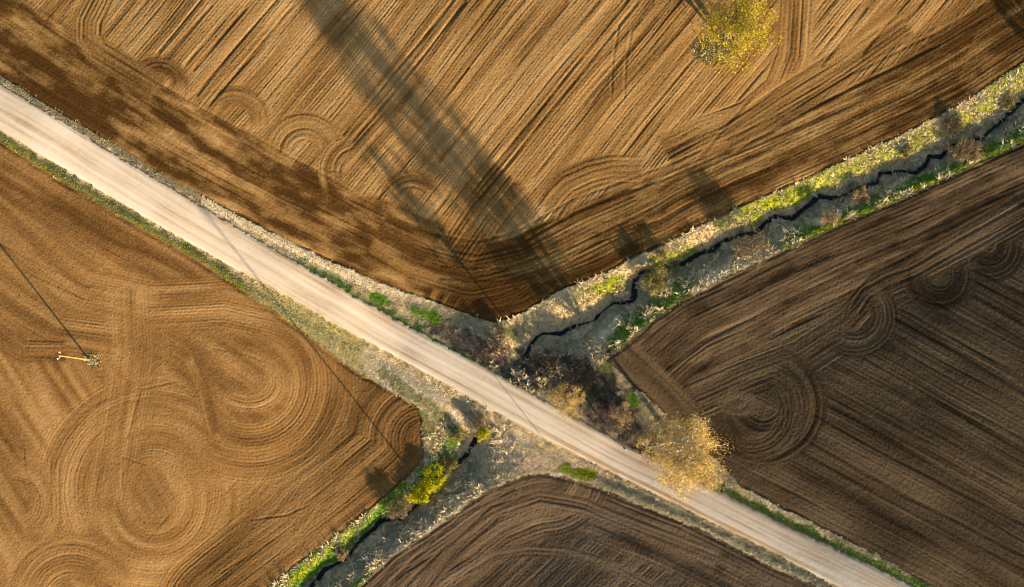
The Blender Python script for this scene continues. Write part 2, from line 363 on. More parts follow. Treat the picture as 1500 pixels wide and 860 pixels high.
# ------------------------------------------------------------------ verge colours (dead straw, grey thatch, spring green)
def lin(r, g, b):
    f = lambda c: (c / 255 / 12.92) if c / 255 <= .04045 else ((c / 255 + .055) / 1.055) ** 2.4
    return np.array([f(r), f(g), f(b)], np.float32)
STRAW = np.array([.60, .46, .25], np.float32); PALE = np.array([.74, .59, .40], np.float32); THATCH = np.array([.25, .22, .135], np.float32)
GREEN = np.array([.07, .15, .010], np.float32); LIME = np.array([.24, .27, .014], np.float32); OLIVE = np.array([.15, .15, .045], np.float32)
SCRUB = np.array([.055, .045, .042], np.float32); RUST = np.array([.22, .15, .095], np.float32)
BANDS = [  # polyline, half width, colour, strength
    (L_ROAD[1:12], 16, OLIVE, .9), (L_ROAD[1:14], 5, LIME, .5), ([(380, 428), (450, 470), (520, 515), (575, 545)], 24, np.array([.40, .335, .13], np.float32), .85), (UP_ROAD[1:10], 12, THATCH * .8, .8), (UP_ROAD[7:13], 16, PALE, .7),
    ([(440, 392), (520, 440), (640, 505), (760, 572)], 13, GREEN * .9, .9), ([(600, 445), (660, 465), (720, 490)], 12, THATCH, .8),
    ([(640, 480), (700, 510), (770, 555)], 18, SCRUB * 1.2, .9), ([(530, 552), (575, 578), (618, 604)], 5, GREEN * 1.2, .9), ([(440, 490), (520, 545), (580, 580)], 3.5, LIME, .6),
    ([(550, 535), (640, 590), (760, 655)], 24, np.array([.72, .55, .36], np.float32), .85), ([(560, 545), (620, 590), (650, 610)], 9, OLIVE * 1.2, .75), ([(665, 590), (700, 612), (735, 640)], 9, RUST * 1.1, .75), ([(720, 655), (760, 668)], 9, RUST * 1.2, .7), ([(640, 610), (660, 625)], 10, OLIVE, .7), ([(690, 655), (770, 675), (870, 695)], 24, np.array([.60, .43, .28], np.float32), .75), ([(760, 655), (840, 690)], 9, STRAW, .6),
    ([(620, 620), (640, 650), (655, 640)], 16, OLIVE, .7), ([(665, 640), (640, 690), (590, 722), (540, 765), (480, 812), (400, 875)], 18, GREEN, .97),
    ([(520, 775), (470, 815), (410, 865)], 6, LIME, .7), ([(535, 850), (580, 806), (660, 755), (760, 704), (820, 694)], 6, PALE, .85), ([(590, 790), (625, 768)], 12, PALE, .6),
    ([(690, 680), (640, 735), (570, 800), (490, 870)], 22, THATCH * .9, .8), ([(525, 855), (545, 845)], 9, GREEN, .9),
    (B_ROAD[3:9], 6, STRAW, .8), (ROAD_LO[16:22], 4, THATCH * .8, .7),
    ([(1060, 722), (1140, 760), (1260, 820), (1370, 870)], 11, GREEN * .8, .9), ([(1060, 722), (1130, 757), (1260, 819), (1350, 864)], 4.0, OLIVE * 1.3, .6), ([(1090, 716), (1130, 738), (1160, 752)], 4, PALE, .5),
    (UP_STR[3:17], 26, STRAW * 1.05, .75), ([(1060, 322), (1130, 297), (1200, 268), (1300, 225), (1400, 180), (1510, 110)], 15, LIME, .8), ([(850, 440), (880, 425), (905, 412)], 14, LIME, .95),
    ([(855, 440), (865, 434)], 7, GREEN, .9), ([(965, 380), (990, 368), (1010, 372)], 12, LIME * .85, .9), ([(1100, 318), (1150, 292), (1180, 285)], 13, LIME * .9, .8),
    ([(1160, 350), (1230, 322), (1330, 280), (1420, 240), (1510, 190)], 15, GREEN, .95), ([(1150, 363), (1226, 327), (1315, 290), (1410, 246), (1510, 196)], 3.5, LIME * 1.2, .85),
    ([(900, 498), (930, 470), (975, 445), (1000, 425)], 16, GREEN, .95), ([(960, 420), (1000, 405)], 10, GREEN, .5), ([(900, 512), (885, 545), (895, 575)], 13, GREEN * .6, .8),
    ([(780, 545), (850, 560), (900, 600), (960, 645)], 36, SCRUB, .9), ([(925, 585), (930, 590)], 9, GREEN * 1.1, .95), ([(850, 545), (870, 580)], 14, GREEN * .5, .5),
    ([(760, 480), (800, 470), (860, 450)], 24, STRAW * .95, .7), ([(880, 490), (900, 470)], 12, PALE, .7), ([(1040, 405), (1090, 385), (1110, 370)], 10, PALE, .7), ([(1195, 326), (1230, 313)], 6, PALE, .8),
    ([(790, 520), (860, 500), (930, 420)], 10, THATCH, .6), ([(1000, 400), (1100, 355), (1200, 305), (1300, 265), (1400, 230), (1500, 165)], 9, THATCH * .9, .65),
    ([(940, 610), (975, 640)], 10, THATCH, .7), ([(546, 434), (562, 441)], 9, GREEN * 1.35, 1), ([(610, 458), (640, 466)], 9, GREEN * 1.2, 1), ([(740, 484), (752, 490)], 8, GREEN * .7, .7),
    ([(822, 686), (868, 697)], 9, LIME, 1), ([(1470, 125), (1505, 105)], 14, LIME, .6),
]
VM = np.argwhere(VERGE)
w0 = (VM[:, 0], VM[:, 1])
vx, vy = PX[w0] + 3 * fbm(PX[w0] / 7, PY[w0] / 7, 161, 2), PY[w0] + 3 * fbm(PX[w0] / 7 + 9, PY[w0] / 7, 165, 2)
n1 = fbm(vx / 9, vy / 9, 151, 4); n2 = fbm(vx / 22, vy / 22, 155, 3)
mixv = np.clip(.5 + 1.1 * n1, 0, 1)[:, None]
VC = THATCH * .85 * (1 - mixv) + STRAW * .9 * mixv
bands_eval = []
def band_alpha(px, py, poly, hw, n):
    d = np.full(px.shape, 1e6)
    for (ax, ay), (bx, by) in zip(poly[:-1], poly[1:]):
        L2 = (bx - ax) ** 2 + (by - ay) ** 2
        tt = np.clip(((px - ax) * (bx - ax) + (py - ay) * (by - ay)) / L2, 0, 1)
        d = np.minimum(d, np.hypot(px - ax - tt * (bx - ax), py - ay - tt * (by - ay)))
    return sst(1.15, .55, d / hw + .55 * n)
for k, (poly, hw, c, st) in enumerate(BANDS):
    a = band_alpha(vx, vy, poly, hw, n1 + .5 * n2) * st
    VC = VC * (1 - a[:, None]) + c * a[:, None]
mott = sst(.05, .5, fbm(vx / 8 + 40, vy / 8, 175, 3))[:, None] * .28
VC = VC * (1 - mott) + (THATCH * .5 + STRAW * .4) * mott
VC = VC * (1 + .4 * fbm(vx / 3.2, vy / 3.2, 171, 2))[:, None]
# mud in the channel
cm = chan[w0][:, None]
VC = VC * (1 - cm) + np.array([.05, .042, .035], np.float32) * cm
VC = np.clip(VC, .004, .8)
VCOL = np.zeros((NY, NX, 3), np.float32); VCOL[w0] = VC
TUFT = VCOL * 1.15                      # the standing blades are a little paler than the sod under them
VCOL *= .88

# ------------------------------------------------------------------ mesh helpers
def mesh_from(name, verts, quads, smooth=True, tri=False):
    me = bpy.data.meshes.new(name)
    k = 3 if tri else 4
    n = len(quads)
    me.vertices.add(len(verts)); me.vertices.foreach_set('co', np.ascontiguousarray(verts, np.float32).ravel())
    me.loops.add(n * k); me.loops.foreach_set('vertex_index', np.ascontiguousarray(quads, np.int32).ravel())
    me.polygons.add(n); me.polygons.foreach_set('loop_start', np.arange(0, n * k, k, dtype=np.int32))
    me.polygons.foreach_set('use_smooth', np.full(n, smooth, bool))
    me.update(calc_edges=True); me.validate()
    return me
def fattr(me, name, arr):
    a = me.attributes.new(name, 'FLOAT', 'POINT'); a.data.foreach_set('value', np.ascontiguousarray(arr, np.float32))
def cattr(me, name, arr):
    a = me.attributes.new(name, 'FLOAT_COLOR', 'POINT')
    a.data.foreach_set('color', np.concatenate([arr, np.ones((len(arr), 1))], 1).astype(np.float32).ravel())
def link(name, me, mat=None, parent=None, label=None, cat=None, group=None, kind=None):
    o = bpy.data.objects.new(name, me); COL.objects.link(o)
    if mat: me.materials.append(mat)
    if parent: o.parent = parent
    tag(o, label, cat, group, kind)
    return o
def tag(o, label=None, cat=None, group=None, kind=None):
    if label: o['label'] = label
    if cat: o['category'] = cat
    if group: o['group'] = group
    if kind: o['kind'] = kind

# ------------------------------------------------------------------ materials
def mat_new(name, rough=1.0, spec=0.0):
    m = bpy.data.materials.new(name); m.use_nodes = True
    nt = m.node_tree; b = nt.nodes['Principled BSDF']
    b.inputs['Roughness'].default_value = rough
    b.inputs['Specular IOR Level'].default_value = spec
    return m, nt, b
def N(nt, t, **kw):
    n = nt.nodes.new(t)
    for k, v in kw.items(): setattr(n, k, v)
    return n
def noise(nt, scale, detail=3, rough=.6):
    tc = N(nt, 'ShaderNodeTexCoord'); n = N(nt, 'ShaderNodeTexNoise')
    n.inputs['Scale'].default_value = scale; n.inputs['Detail'].default_value = detail; n.inputs['Roughness'].default_value = rough
    nt.links.new(tc.outputs['Object'], n.inputs['Vector'])
    return n.outputs['Fac']
def ramp(nt, fac, stops):
    r = N(nt, 'ShaderNodeValToRGB'); e = r.color_ramp.elements
    e[0].position, e[0].color = stops[0][0], (*stops[0][1], 1)
    e[1].position, e[1].color = stops[-1][0], (*stops[-1][1], 1)
    for p, c in stops[1:-1]:
        x = e.new(p); x.color = (*c, 1)
    nt.links.new(fac, r.inputs['Fac']); return r.outputs['Color']
def vmath(nt, op, a, b=None):
    n = N(nt, 'ShaderNodeMath', operation=op)
    for i, v in enumerate((a, b)):
        if v is None: continue
        if isinstance(v, (int, float)): n.inputs[i].default_value = v
        else: nt.links.new(v, n.inputs[i])
    return n.outputs[0]
def mixrgb(nt, typ, fac, a, b):
    n = N(nt, 'ShaderNodeMix', data_type='RGBA', blend_type=typ)
    for i, v in ((0, fac), (6, a), (7, b)):
        if isinstance(v, (int, float)): n.inputs[i].default_value = v
        elif isinstance(v, tuple): n.inputs[i].default_value = (*v, 1)
        else: nt.links.new(v, n.inputs[i])
    return n.outputs[2]
def bump(nt, b, h, strength, dist):
    n = N(nt, 'ShaderNodeBump'); n.inputs['Strength'].default_value = strength; n.inputs['Distance'].default_value = dist
    nt.links.new(h, n.inputs['Height']); nt.links.new(n.outputs[0], b.inputs['Normal'])

def soil(name, dry, mid, wet, bdist=.02):
    m, nt, b = mat_new(name)
    a = N(nt, 'ShaderNodeAttribute', attribute_name='moisture_shade')
    n = noise(nt, 5.0, 4, .7)
    f = vmath(nt, 'ADD', vmath(nt, 'MULTIPLY', a.outputs['Fac'], .38), vmath(nt, 'ADD', vmath(nt, 'MULTIPLY', n, .5), .17))
    c = ramp(nt, f, [(.10, dry), (.45, mid), (.9, wet)])
    n2 = noise(nt, 16.0, 2, .7)
    sp = ramp(nt, n2, [(.3, (.72, .72, .72)), (.7, (1.25, 1.25, 1.25))])
    c = mixrgb(nt, 'MULTIPLY', 1.0, c, sp)
    nt.links.new(c, b.inputs['Base Color'])
    bump(nt, b, noise(nt, 7.0, 4, .75), .8, bdist)
    return m
M_UP = soil('tan_soil', (.41, .255, .108), (.265, .148, .052), (.07, .034, .010))
M_L = soil('ochre_soil', (.41, .24, .098), (.265, .142, .049), (.10, .048, .015))
M_R = soil('dark_soil', (.16, .106, .058), (.092, .06, .033), (.028, .018, .011))
M_B = soil('grey_brown_soil', (.23, .153, .09), (.145, .094, .055), (.045, .03, .018))

def gravel():
    m, nt, b = mat_new('gravel')
    a = N(nt, 'ShaderNodeAttribute', attribute_name='lane')
    f = vmath(nt, 'ADD', vmath(nt, 'MULTIPLY', a.outputs['Fac'], .42), .5)
    c = ramp(nt, f, [(.05, (.42, .30, .19)), (.5, (.65, .53, .405)), (.95, (.78, .67, .55))])
    sp = ramp(nt, noise(nt, 14, 3, .8), [(.3, (.84, .84, .84)), (.72, (1.12, 1.12, 1.12))])
    nt.links.new(mixrgb(nt, 'MULTIPLY', 1.0, c, sp), b.inputs['Base Color'])
    bump(nt, b, noise(nt, 20, 3, .8), .4, .006)
    return m
M_RD = gravel()
def verge_mat():
    m, nt, b = mat_new('turf')
    a = N(nt, 'ShaderNodeAttribute', attribute_name='turf')
    sp = ramp(nt, noise(nt, 9, 4, .8), [(.3, (.6, .6, .6)), (.7, (1.35, 1.35, 1.35))])
    nt.links.new(mixrgb(nt, 'MULTIPLY', 1.0, a.outputs['Color'], sp), b.inputs['Base Color'])
    bump(nt, b, noise(nt, 8, 4, .8), .7, .03)
    return m
M_V = verge_mat()
def grass_mat():
    m, nt, b = mat_new('grass_blades', .9, .1)
    a = N(nt, 'ShaderNodeAttribute', attribute_name='turf')
    nt.links.new(a.outputs['Color'], b.inputs['Base Color'])
    return m
M_G = grass_mat()
def water_mat():
    m, nt, b = mat_new('stream_water', .08, .25)
    c = ramp(nt, noise(nt, .6, 2), [(.3, (.006, .008, .008)), (.7, (.014, .014, .012))])
    nt.links.new(c, b.inputs['Base Color'])
    bump(nt, b, noise(nt, 3, 2), .1, .02)
    return m
M_W = water_mat()
def tint_mat(name, stops, rough=.85, spec=.1, trans=0.0):
    m, nt, b = mat_new(name, rough, spec)
    a = N(nt, 'ShaderNodeAttribute', attribute_name='tint')
    c = ramp(nt, a.outputs['Fac'], stops)
    nt.links.new(c, b.inputs['Base Color'])
    if trans:
        tr = N(nt, 'ShaderNodeBsdfTranslucent'); nt.links.new(c, tr.inputs['Color'])
        mx = N(nt, 'ShaderNodeMixShader'); mx.inputs[0].default_value = trans
        nt.links.new(b.outputs[0], mx.inputs[1]); nt.links.new(tr.outputs[0], mx.inputs[2])
        nt.links.new(mx.outputs[0], nt.nodes['Material Output'].inputs['Surface'])
    return m
def bark_mat(name, c0, c1, scale=6):
    m, nt, b = mat_new(name, .9, .1)
    nt.links.new(ramp(nt, noise(nt, scale, 4, .7), [(.35, c0), (.65, c1)]), b.inputs['Base Color'])
    bump(nt, b, noise(nt, scale * 4, 3), .5, .01)
    return m

# ------------------------------------------------------------------ ground objects, all cells of one sheet
VIDX = np.arange(NY * NX).reshape(NY, NX)
Q4 = np.stack([VIDX[:-1, :-1], VIDX[:-1, 1:], VIDX[1:, 1:], VIDX[1:, :-1]], -1).reshape(-1, 4)
ALLV = np.stack([X, Y, Z], -1).reshape(-1, 3)
def zone(name, mask, mat, attrs, kind='structure'):
    c = mask[:-1, :-1].reshape(-1)
    q = Q4[c]
    used = np.unique(q)
    remap = np.zeros(NY * NX, np.int32); remap[used] = np.arange(len(used))
    me = mesh_from(name, ALLV[used], remap[q])
    for an, arr in attrs.items():
        if arr.ndim == 3: cattr(me, an, arr.reshape(-1, 3)[used])
        else: fattr(me, an, arr.reshape(-1)[used])
    return link(name, me, mat, kind=kind)
# spread the turf colour onto the first ring of neighbours so that the seam carries it
for ax in (0, 1):
    for sh in (1, -1):
        e = np.roll(VCOL, sh, ax); z = (VCOL.sum(-1) == 0)
        VCOL[z] = e[z]
zone('field', IN_UP, M_UP, {'moisture_shade': MO})
zone('field', IN_R & ~IN_UP, M_R, {'moisture_shade': MO})
zone('field', IN_L & ~(IN_UP | IN_R), M_L, {'moisture_shade': MO})
zone('field', IN_B & ~(IN_UP | IN_R | IN_L), M_B, {'moisture_shade': MO})
zone('road', IN_RD & ~FIELD, M_RD, {'lane': lane})
zone('grass_bank', VERGE, M_V, {'turf': VCOL})

def zat(x, y):
    """height of the finished ground under a world point"""
    i = np.clip(np.searchsorted(XA, x), 1, NX - 1); j = np.clip(np.searchsorted(YA, y), 1, NY - 1)
    return Z[j, i]
def ground(px, py):
    z = 0.0
    for _ in range(4):
        x, y = (px - 750) / 10 * (H - z) / H, (430 - py) / 10 * (H - z) / H
        z = float(zbase(np.array([x]), np.array([y]))[0])
    return Vector((x, y, float(zat(x, y))))

# stream water: one level ribbon for each reach
def resample(poly, step):
    out = []
    for (ax, ay), (bx, by) in zip(poly[:-1], poly[1:]):
        n = max(1, int(math.hypot(bx - ax, by - ay) / step))
        for k in range(n): out.append((ax + (bx - ax) * k / n, ay + (by - ay) * k / n))
    out.append(poly[-1]); return out
for nm, S in (('stream', S1), ('stream', S2)):
    p = np.array(resample([q for q in S if -400 < q[0] < 1700 and q[1] < 1200], 6.0))
    for _ in range(1):
        p[1:-1] = .25 * p[:-2] + .5 * p[1:-1] + .25 * p[2:]
    tg = np.gradient(p, axis=0); tg /= np.linalg.norm(tg, axis=1)[:, None] + 1e-9
    nr = np.stack([-tg[:, 1], tg[:, 0]], 1)
    zz = -1.9
    vs = []
    for sgn in (-5.5, 5.5):
        e = p + nr * sgn
        vs.append(np.stack([(e[:, 0] - 750) / 10, (430 - e[:, 1]) / 10, np.full(len(e), zz)], 1))
    n = len(p); V = np.concatenate(vs)
    q = np.stack([np.arange(n - 1), np.arange(1, n), np.arange(n + 1, 2 * n), np.arange(n, 2 * n - 1)], 1)
    link(nm, mesh_from(nm, V, q), M_W, kind='structure')

# ------------------------------------------------------------------ grass
def grass_patch(name, px, py, cols, hmin, hmax, rad, blades=6):
    n = len(px)
    i = np.arange(n)
    zb_ = np.zeros(n)
    for _ in range(3):
        x = (px - 750) / 10 * (H - zb_) / H; y = (430 - py) / 10 * (H - zb_) / H
        zb_ = zbase(x, y)
    z = zat(x, y) - .02
    V = []; C = []
    h = rng.uniform(hmin, hmax, n)
    for k in range(blades):
        th = rng.uniform(0, 2 * np.pi, n); r = rng.uniform(0, rad, n) * .5
        bx, by = x + r * np.cos(th), y + r * np.sin(th)
        th2 = th + rng.uniform(-.9, .9, n); lean = rng.uniform(.5, 1.6, n) * h * 1.4
        wd = rng.uniform(.035, .08, n)
        ox, oy = -np.sin(th2) * wd, np.cos(th2) * wd
        tip = np.stack([bx + lean * np.cos(th2), by + lean * np.sin(th2), z + h * rng.uniform(.6, 1, n)], 1)
        V += [np.stack([bx + ox, by + oy, z], 1), np.stack([bx - ox, by - oy, z], 1), tip]
        c = np.clip(cols * rng.uniform(.75, 1.3, n)[:, None], .004, .8)
        C += [c, c, c]
    V = np.stack(V, 1).reshape(-1, 3); C = np.stack(C, 1).reshape(-1, 3)
    F = np.arange(len(V)).reshape(-1, 3)
    me = mesh_from(name, V, F, smooth=False, tri=True)
    cattr(me, 'turf', C)
    return link(name, me, M_G, kind='stuff')
inner = VERGE & (DS > 4.6) & (PX > -60) & (PX < 1560) & (PY > -60) & (PY < 920)
cand = np.argwhere(inner)
sel = cand[rng.choice(len(cand), min(len(cand), 46000), replace=False)]
gx = PX[sel[:, 0], sel[:, 1]] + rng.uniform(-.6, .6, len(sel)); gy = PY[sel[:, 0], sel[:, 1]] + rng.uniform(-.6, .6, len(sel))
gc = TUFT[sel[:, 0], sel[:, 1]]
near_road = DR[sel[:, 0], sel[:, 1]]
keep = (near_road > 2.5) | (rng.random(len(sel)) < .4)
grass_patch('grass', gx[keep], gy[keep], gc[keep], .03, .11, .3)

# stray tufts spilling over the ploughed edge
em = np.argwhere(FIELD & (DF < 5) & (PX > -40) & (PX < 1540) & (PY > -40) & (PY < 900))
em = em[(vn(PX[em[:, 0], em[:, 1]] / 12, PY[em[:, 0], em[:, 1]] / 12, 191) > -.1) & (rng.random(len(em)) < .05)]
pe = rng.random(len(em))[:, None]
grass_patch('grass', PX[em[:, 0], em[:, 1]], PY[em[:, 0], em[:, 1]], np.where(pe < .4, STRAW * .9, np.where(pe < .75, OLIVE, GREEN)), .03, .10, .3)

# dead reed and straw clumps standing in the ditch
dm = np.argwhere(VERGE & (DS < 62) & (DS > 3.2) & (PX > -60) & (PX < 1560) & (PY > -60) & (PY < 920))
den = fbm(PX[dm[:, 0], dm[:, 1]] / 13, PY[dm[:, 0], dm[:, 1]] / 13, 181, 3)
dm = dm[(den > .05) & (rng.random(len(dm)) < .065)]
pick = rng.random(len(dm))
rc = np.where(pick[:, None] < .5, STRAW, np.where(pick[:, None] < .8, PALE * .9, np.where(pick[:, None] < .93, THATCH, OLIVE)))
grass_patch('reeds', PX[dm[:, 0], dm[:, 1]] + rng.uniform(-.6, .6, len(dm)), PY[dm[:, 0], dm[:, 1]] + rng.uniform(-.6, .6, len(dm)), rc, .18, .5, .3)

# ------------------------------------------------------------------ trees and shrubs
class Tubes:
    def __init__(s): s.v = []; s.f = []
    def tube(s, pts, radii, n=5):
        base_i = None
        pts = [Vector(p) for p in pts]
        for k, p in enumerate(pts):
            d = (pts[min(k + 1, len(pts) - 1)] - pts[max(k - 1, 0)]).normalized()
            a = d.orthogonal().normalized(); b = d.cross(a)
            i0 = len(s.v)
            for j in range(n):
                t = 2 * math.pi * j / n
                s.v.append(p + (a * math.cos(t) + b * math.sin(t)) * radii[k])
            if k:
                for j in range(n):
                    s.f.append((i0 - n + j, i0 - n + (j + 1) % n, i0 + (j + 1) % n, i0 + j))
    def mesh(s, name):
        return mesh_from(name, np.array([tuple(v) for v in s.v]), np.array(s.f))
def curve_pts(a, b, sag, n, r):
    a, b = Vector(a), Vector(b); L = (b - a).length
    off = Vector((r.uniform(-1, 1), r.uniform(-1, 1), 0)) * L * .10
    out = []
    for k in range(n + 1):
        t = k / n
        out.append(a.lerp(b, t) + off * math.sin(math.pi * t) + Vector((0, 0, sag * L * math.sin(math.pi * t))))
    return out
def leaf_mesh(name, centres, size, seed, tint=None, flat=0.0):
    r = np.random.default_rng(seed); n = len(centres)
    c = np.array(centres)
    a = r.normal(size=(n, 3)); a[:, 2] *= (1 - flat); a /= np.linalg.norm(a, axis=1)[:, None]
    b = r.normal(size=(n, 3)); b -= (b * a).sum(1)[:, None] * a; b /= np.linalg.norm(b, axis=1)[:, None]
    s = (size * r.uniform(.55, 1.35, n))[:, None]
    V = np.stack([c - a * s, c + b * s * .45, c + a * s, c - b * s * .45], 1).reshape(-1, 3)
    me = mesh_from(name, V, np.arange(4 * n).reshape(-1, 4), smooth=False)
    t = r.random(n) if tint is None else tint
    fattr(me, 'tint', np.repeat(t, 4))
    return me
def tree(name, label, px, py, h, cr, zlow, limbs, nleaf, leaf, leafmat, barkmat, seed, r0, stems=1, twig=.02, squash=(1, 1), lean=(0, 0), group=None, cat='tree', per=5, spread=.33, leafpart='crown', trunkpart='trunk'):
    r = random.Random(seed)
    base = ground(px, py)
    root = bpy.data.objects.new(name, None); COL.objects.link(root); root.location = base
    root.empty_display_size = .5
    tag(root, label, cat, group)
    T = Tubes(); ends = []
    cz = (zlow + h) / 2; rz = (h - zlow) / 2
    for st in range(stems):
        a = 2 * math.pi * st / max(stems, 1) + r.uniform(-.4, .4)
        o = 0 if stems == 1 else cr * .10
        top = Vector((lean[0] + (o * 4) * math.cos(a), lean[1] + (o * 4) * math.sin(a), h * (.93 if stems == 1 else r.uniform(.78, .93))))
        b0 = Vector((o * math.cos(a) * .5, o * math.sin(a) * .5, -.15))
        tp = curve_pts(b0, top, 0, 9, r)
        T.tube(tp, [r0 * (1.25 if k == 0 else 1) * (1 - .86 * k / 9) for k in range(10)], 8)
        for q in range(limbs):
            f = (q + r.random()) / limbs
            hh = zlow * .75 + (h * .88 - zlow * .75) * f
            tt = min(.97, hh / h); k = min(8, int(tt * 9)); u = tt * 9 - k
            p0 = tp[k].lerp(tp[k + 1], u)
            ang = q * 2.399 + a + r.uniform(-.5, .5)
            # reach the uneven envelope of the crown
            zz = min(h * .97, hh + (h - zlow) * r.uniform(.10, .30))
            e = math.sqrt(max(.06, 1 - ((zz - cz) / rz) ** 2))
            rr = cr * e * r.uniform(.72, .98)
            p1 = Vector((lean[0] * tt + rr * math.cos(ang) * squash[0], lean[1] * tt + rr * math.sin(ang) * squash[1], zz))
            lp = curve_pts(p0, p1, .06, 6, r)
            rb = r0 * (1 - .8 * tt) * .55 + twig
            T.tube(lp, [rb * (1 - .8 * k / 6) + twig * .3 for k in range(7)], 5)
            for w in range(per):
                g = r.uniform(.3, 1.0); k = min(5, int(g * 6)); s0 = lp[k].lerp(lp[k + 1], g * 6 - k)
                d = Vector((r.gauss(0, 1), r.gauss(0, 1), r.gauss(.35, .7))).normalized()
                d = (d + (p1 - p0).normalized() * .8).normalized()
                ln = cr * r.uniform(.22, .42)
                s1 = s0 + d * ln; s1.z = min(s1.z, h)
                sp = curve_pts(s0, s1, .03, 3, r)
                T.tube(sp, [twig * 1.3, twig, twig * .8, twig * .4], 4)
                s1.z = min(s1.z, h); ends.append((s0.lerp(s1, .55), ln)); ends.append((s1, ln))
                for v in range(3):
                    s2 = s1 + Vector((r.gauss(0, 1), r.gauss(0, 1), r.gauss(.2, .8))).normalized() * ln * .45; s2.z = min(s2.z, h * 1.03)
                    b_ = sp[2] if v else sp[3]
                    T.tube([b_, b_.lerp(s2, .5) + Vector((0, 0, .05)), s2], [twig * .7, twig * .5, twig * .25], 3)
                    ends.append((s2, ln * .7))
    link(trunkpart, T.mesh(trunkpart), barkmat, root)
    cs = []; ti = []
    m = max(1, nleaf // len(ends))
    for (p, ln) in ends:
        tone = r.random()
        kk = max(1, int(m * r.choice((.3, .7, 1.0, 1.3, 1.7))))
        for _ in range(kk):
            cs.append((p.x + r.gauss(0, spread * ln), p.y + r.gauss(0, spread * ln), min(h * 1.05, max(.1, p.z + r.gauss(0, spread * ln * .8)))))
            ti.append(min(1, max(0, tone * .55 + r.random() * .45)))
    link(leafpart, leaf_mesh(leafpart, cs, leaf, seed, np.array(ti)), leafmat, root)
    return root

PALE_BARK = bark_mat('pale_bark', (.33, .27, .20), (.74, .67, .58), 3)
GREY_BARK = bark_mat('grey_bark', (.10, .08, .06), (.24, .19, .14))
L_OCHRE = tint_mat('ochre_leaf', [(0, (.24, .155, .03)), (.5, (.47, .34, .10)), (1, (.66, .53, .25))], trans=.25)
L_GOLD = tint_mat('golden_leaf', [(0, (.19, .15, .012)), (.5, (.35, .285, .02)), (1, (.49, .40, .05))], trans=.25)
L_TAN = tint_mat('tan_twig', [(0, (.20, .13, .06)), (.5, (.34, .24, .12)), (1, (.48, .37, .22))], trans=.15)
L_BROWN = tint_mat('brown_twig', [(0, (.10, .075, .04)), (.5, (.2, .15, .075)), (1, (.32, .25, .13))], trans=.1)
L_OLIVE = tint_mat('olive_leaf', [(0, (.12, .11, .03)), (.5, (.24, .21, .06)), (1, (.38, .33, .13))], trans=.2)
L_YELLOW = tint_mat('yellow_leaf', [(0, (.26, .26, .008)), (.5, (.44, .42, .012)), (1, (.58, .54, .02))], trans=.25)
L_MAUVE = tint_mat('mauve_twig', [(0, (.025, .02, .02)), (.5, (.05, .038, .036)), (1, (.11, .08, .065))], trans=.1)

tree('broad_tree', 'large ochre tree with pale branches overhanging the gravel road', 989, 645, 14.8, 5.2, 2.2, 30, 19500, .125, L_OCHRE, PALE_BARK, 5, .30, twig=.042, per=6, lean=(-1.4, -1.0))
tree('broad_tree', 'golden yellow tree standing alone in the ploughed field', 1063, 62, 9.5, 4.9, 1.6, 14, 13500, .13, L_GOLD, GREY_BARK, 9, .24, stems=3, twig=.018, per=5)
tree('young_tree', 'small sparse orange tan tree at the edge of the gravel road', 824, 581, 7.4, 2.5, 3.7, 14, 3200, .10, L_OCHRE, GREY_BARK, 14, .15, twig=.018, per=5)

tree('young_tree', 'small tree on the bank whose shadow darkens the right corner of the upper field', 1562, 118, 6.5, 2.6, 1.2, 12, 3500, .11, L_OCHRE, GREY_BARK, 17, .14, twig=.018, per=5)

def shrub(label, px, py, rad, h, mat, seed, n=1500,  leaf=.08, stems=5, bark=GREY_BARK, squash=(1, 1), group='shrubs along the ditch', name='shrub', limbs=3):
    return tree(name, label, px, py, h, rad * 1.12, h * .15, limbs, int(n * 1.9), leaf * 1.15, mat, bark, seed, .03, stems=stems, twig=.009, group=group, cat='shrub', per=3, squash=squash, spread=.42, leafpart='foliage', trunkpart='stems')
shrub('round tan shrub over the stream near the right end of the ditch', 1415, 220, 1.85, 1.15, L_TAN, 21, 2400, squash=(1.05, .8))
shrub('wide bare brown shrub beside the bend of the stream above the right field edge', 1097, 360, 2.2, 2.5, L_BROWN, 22, 1700)
shrub('round olive yellow shrub right of the straight stretch of stream', 958, 409, 1.7, 2.0, L_OLIVE, 23, 2400)
shrub('small olive shrub just right of the round olive yellow one', 990, 389, 1.05, 1.2, L_OLIVE, 24, 900)
shrub('small pale tan shrub in the ditch below a double stream bend', 1262, 285, 1.2, 1.2, L_TAN, 25, 1000)
shrub('brown shrub on the sunlit upper bank below the edge of the upper field', 1395, 183, 1.6, .7, L_BROWN, 26, 1400)
shrub('low rusty brown shrub on the upper bank where the grass is brightest', 1328, 222, 1.0, .6, L_BROWN, 27, 700)
shrub('low golden brown shrub on the sunlit bank at the right edge', 1480, 148, 1.1, .6, L_OLIVE, 28, 800)
shrub('straw coloured low shrub beside the green strip along the right field', 1214, 320, 1.1, .8, L_TAN, 29, 800, squash=(1.4, .6))
shrub('olive shrub on the lit bank at the head of the green slope', 970, 374, .95, 1.0, L_OLIVE, 30, 700)
shrub('bright yellow shrub, larger of the touching yellow pair in the lower ditch', 630, 704, 1.75, 1.5, L_YELLOW, 31, 3000, leaf=.11)
shrub('bright yellow shrub, smaller of the touching yellow pair in the lower ditch', 614, 722, 1.45, 1.3, L_YELLOW, 32, 2200, leaf=.11)
shrub('tan and yellow shrub uphill of the bright yellow pair', 657, 684, 1.25, 1.3, L_OLIVE, 33, 1600)
shrub('small yellow green shrub next to the culvert mouth below the road', 707, 637, .95, 1.0, L_YELLOW, 34, 1000)
shrub('green gold shrub on the grass left of the lower culvert mouth', 672, 638, 1.0, 1.0, L_OLIVE, 35, 900)
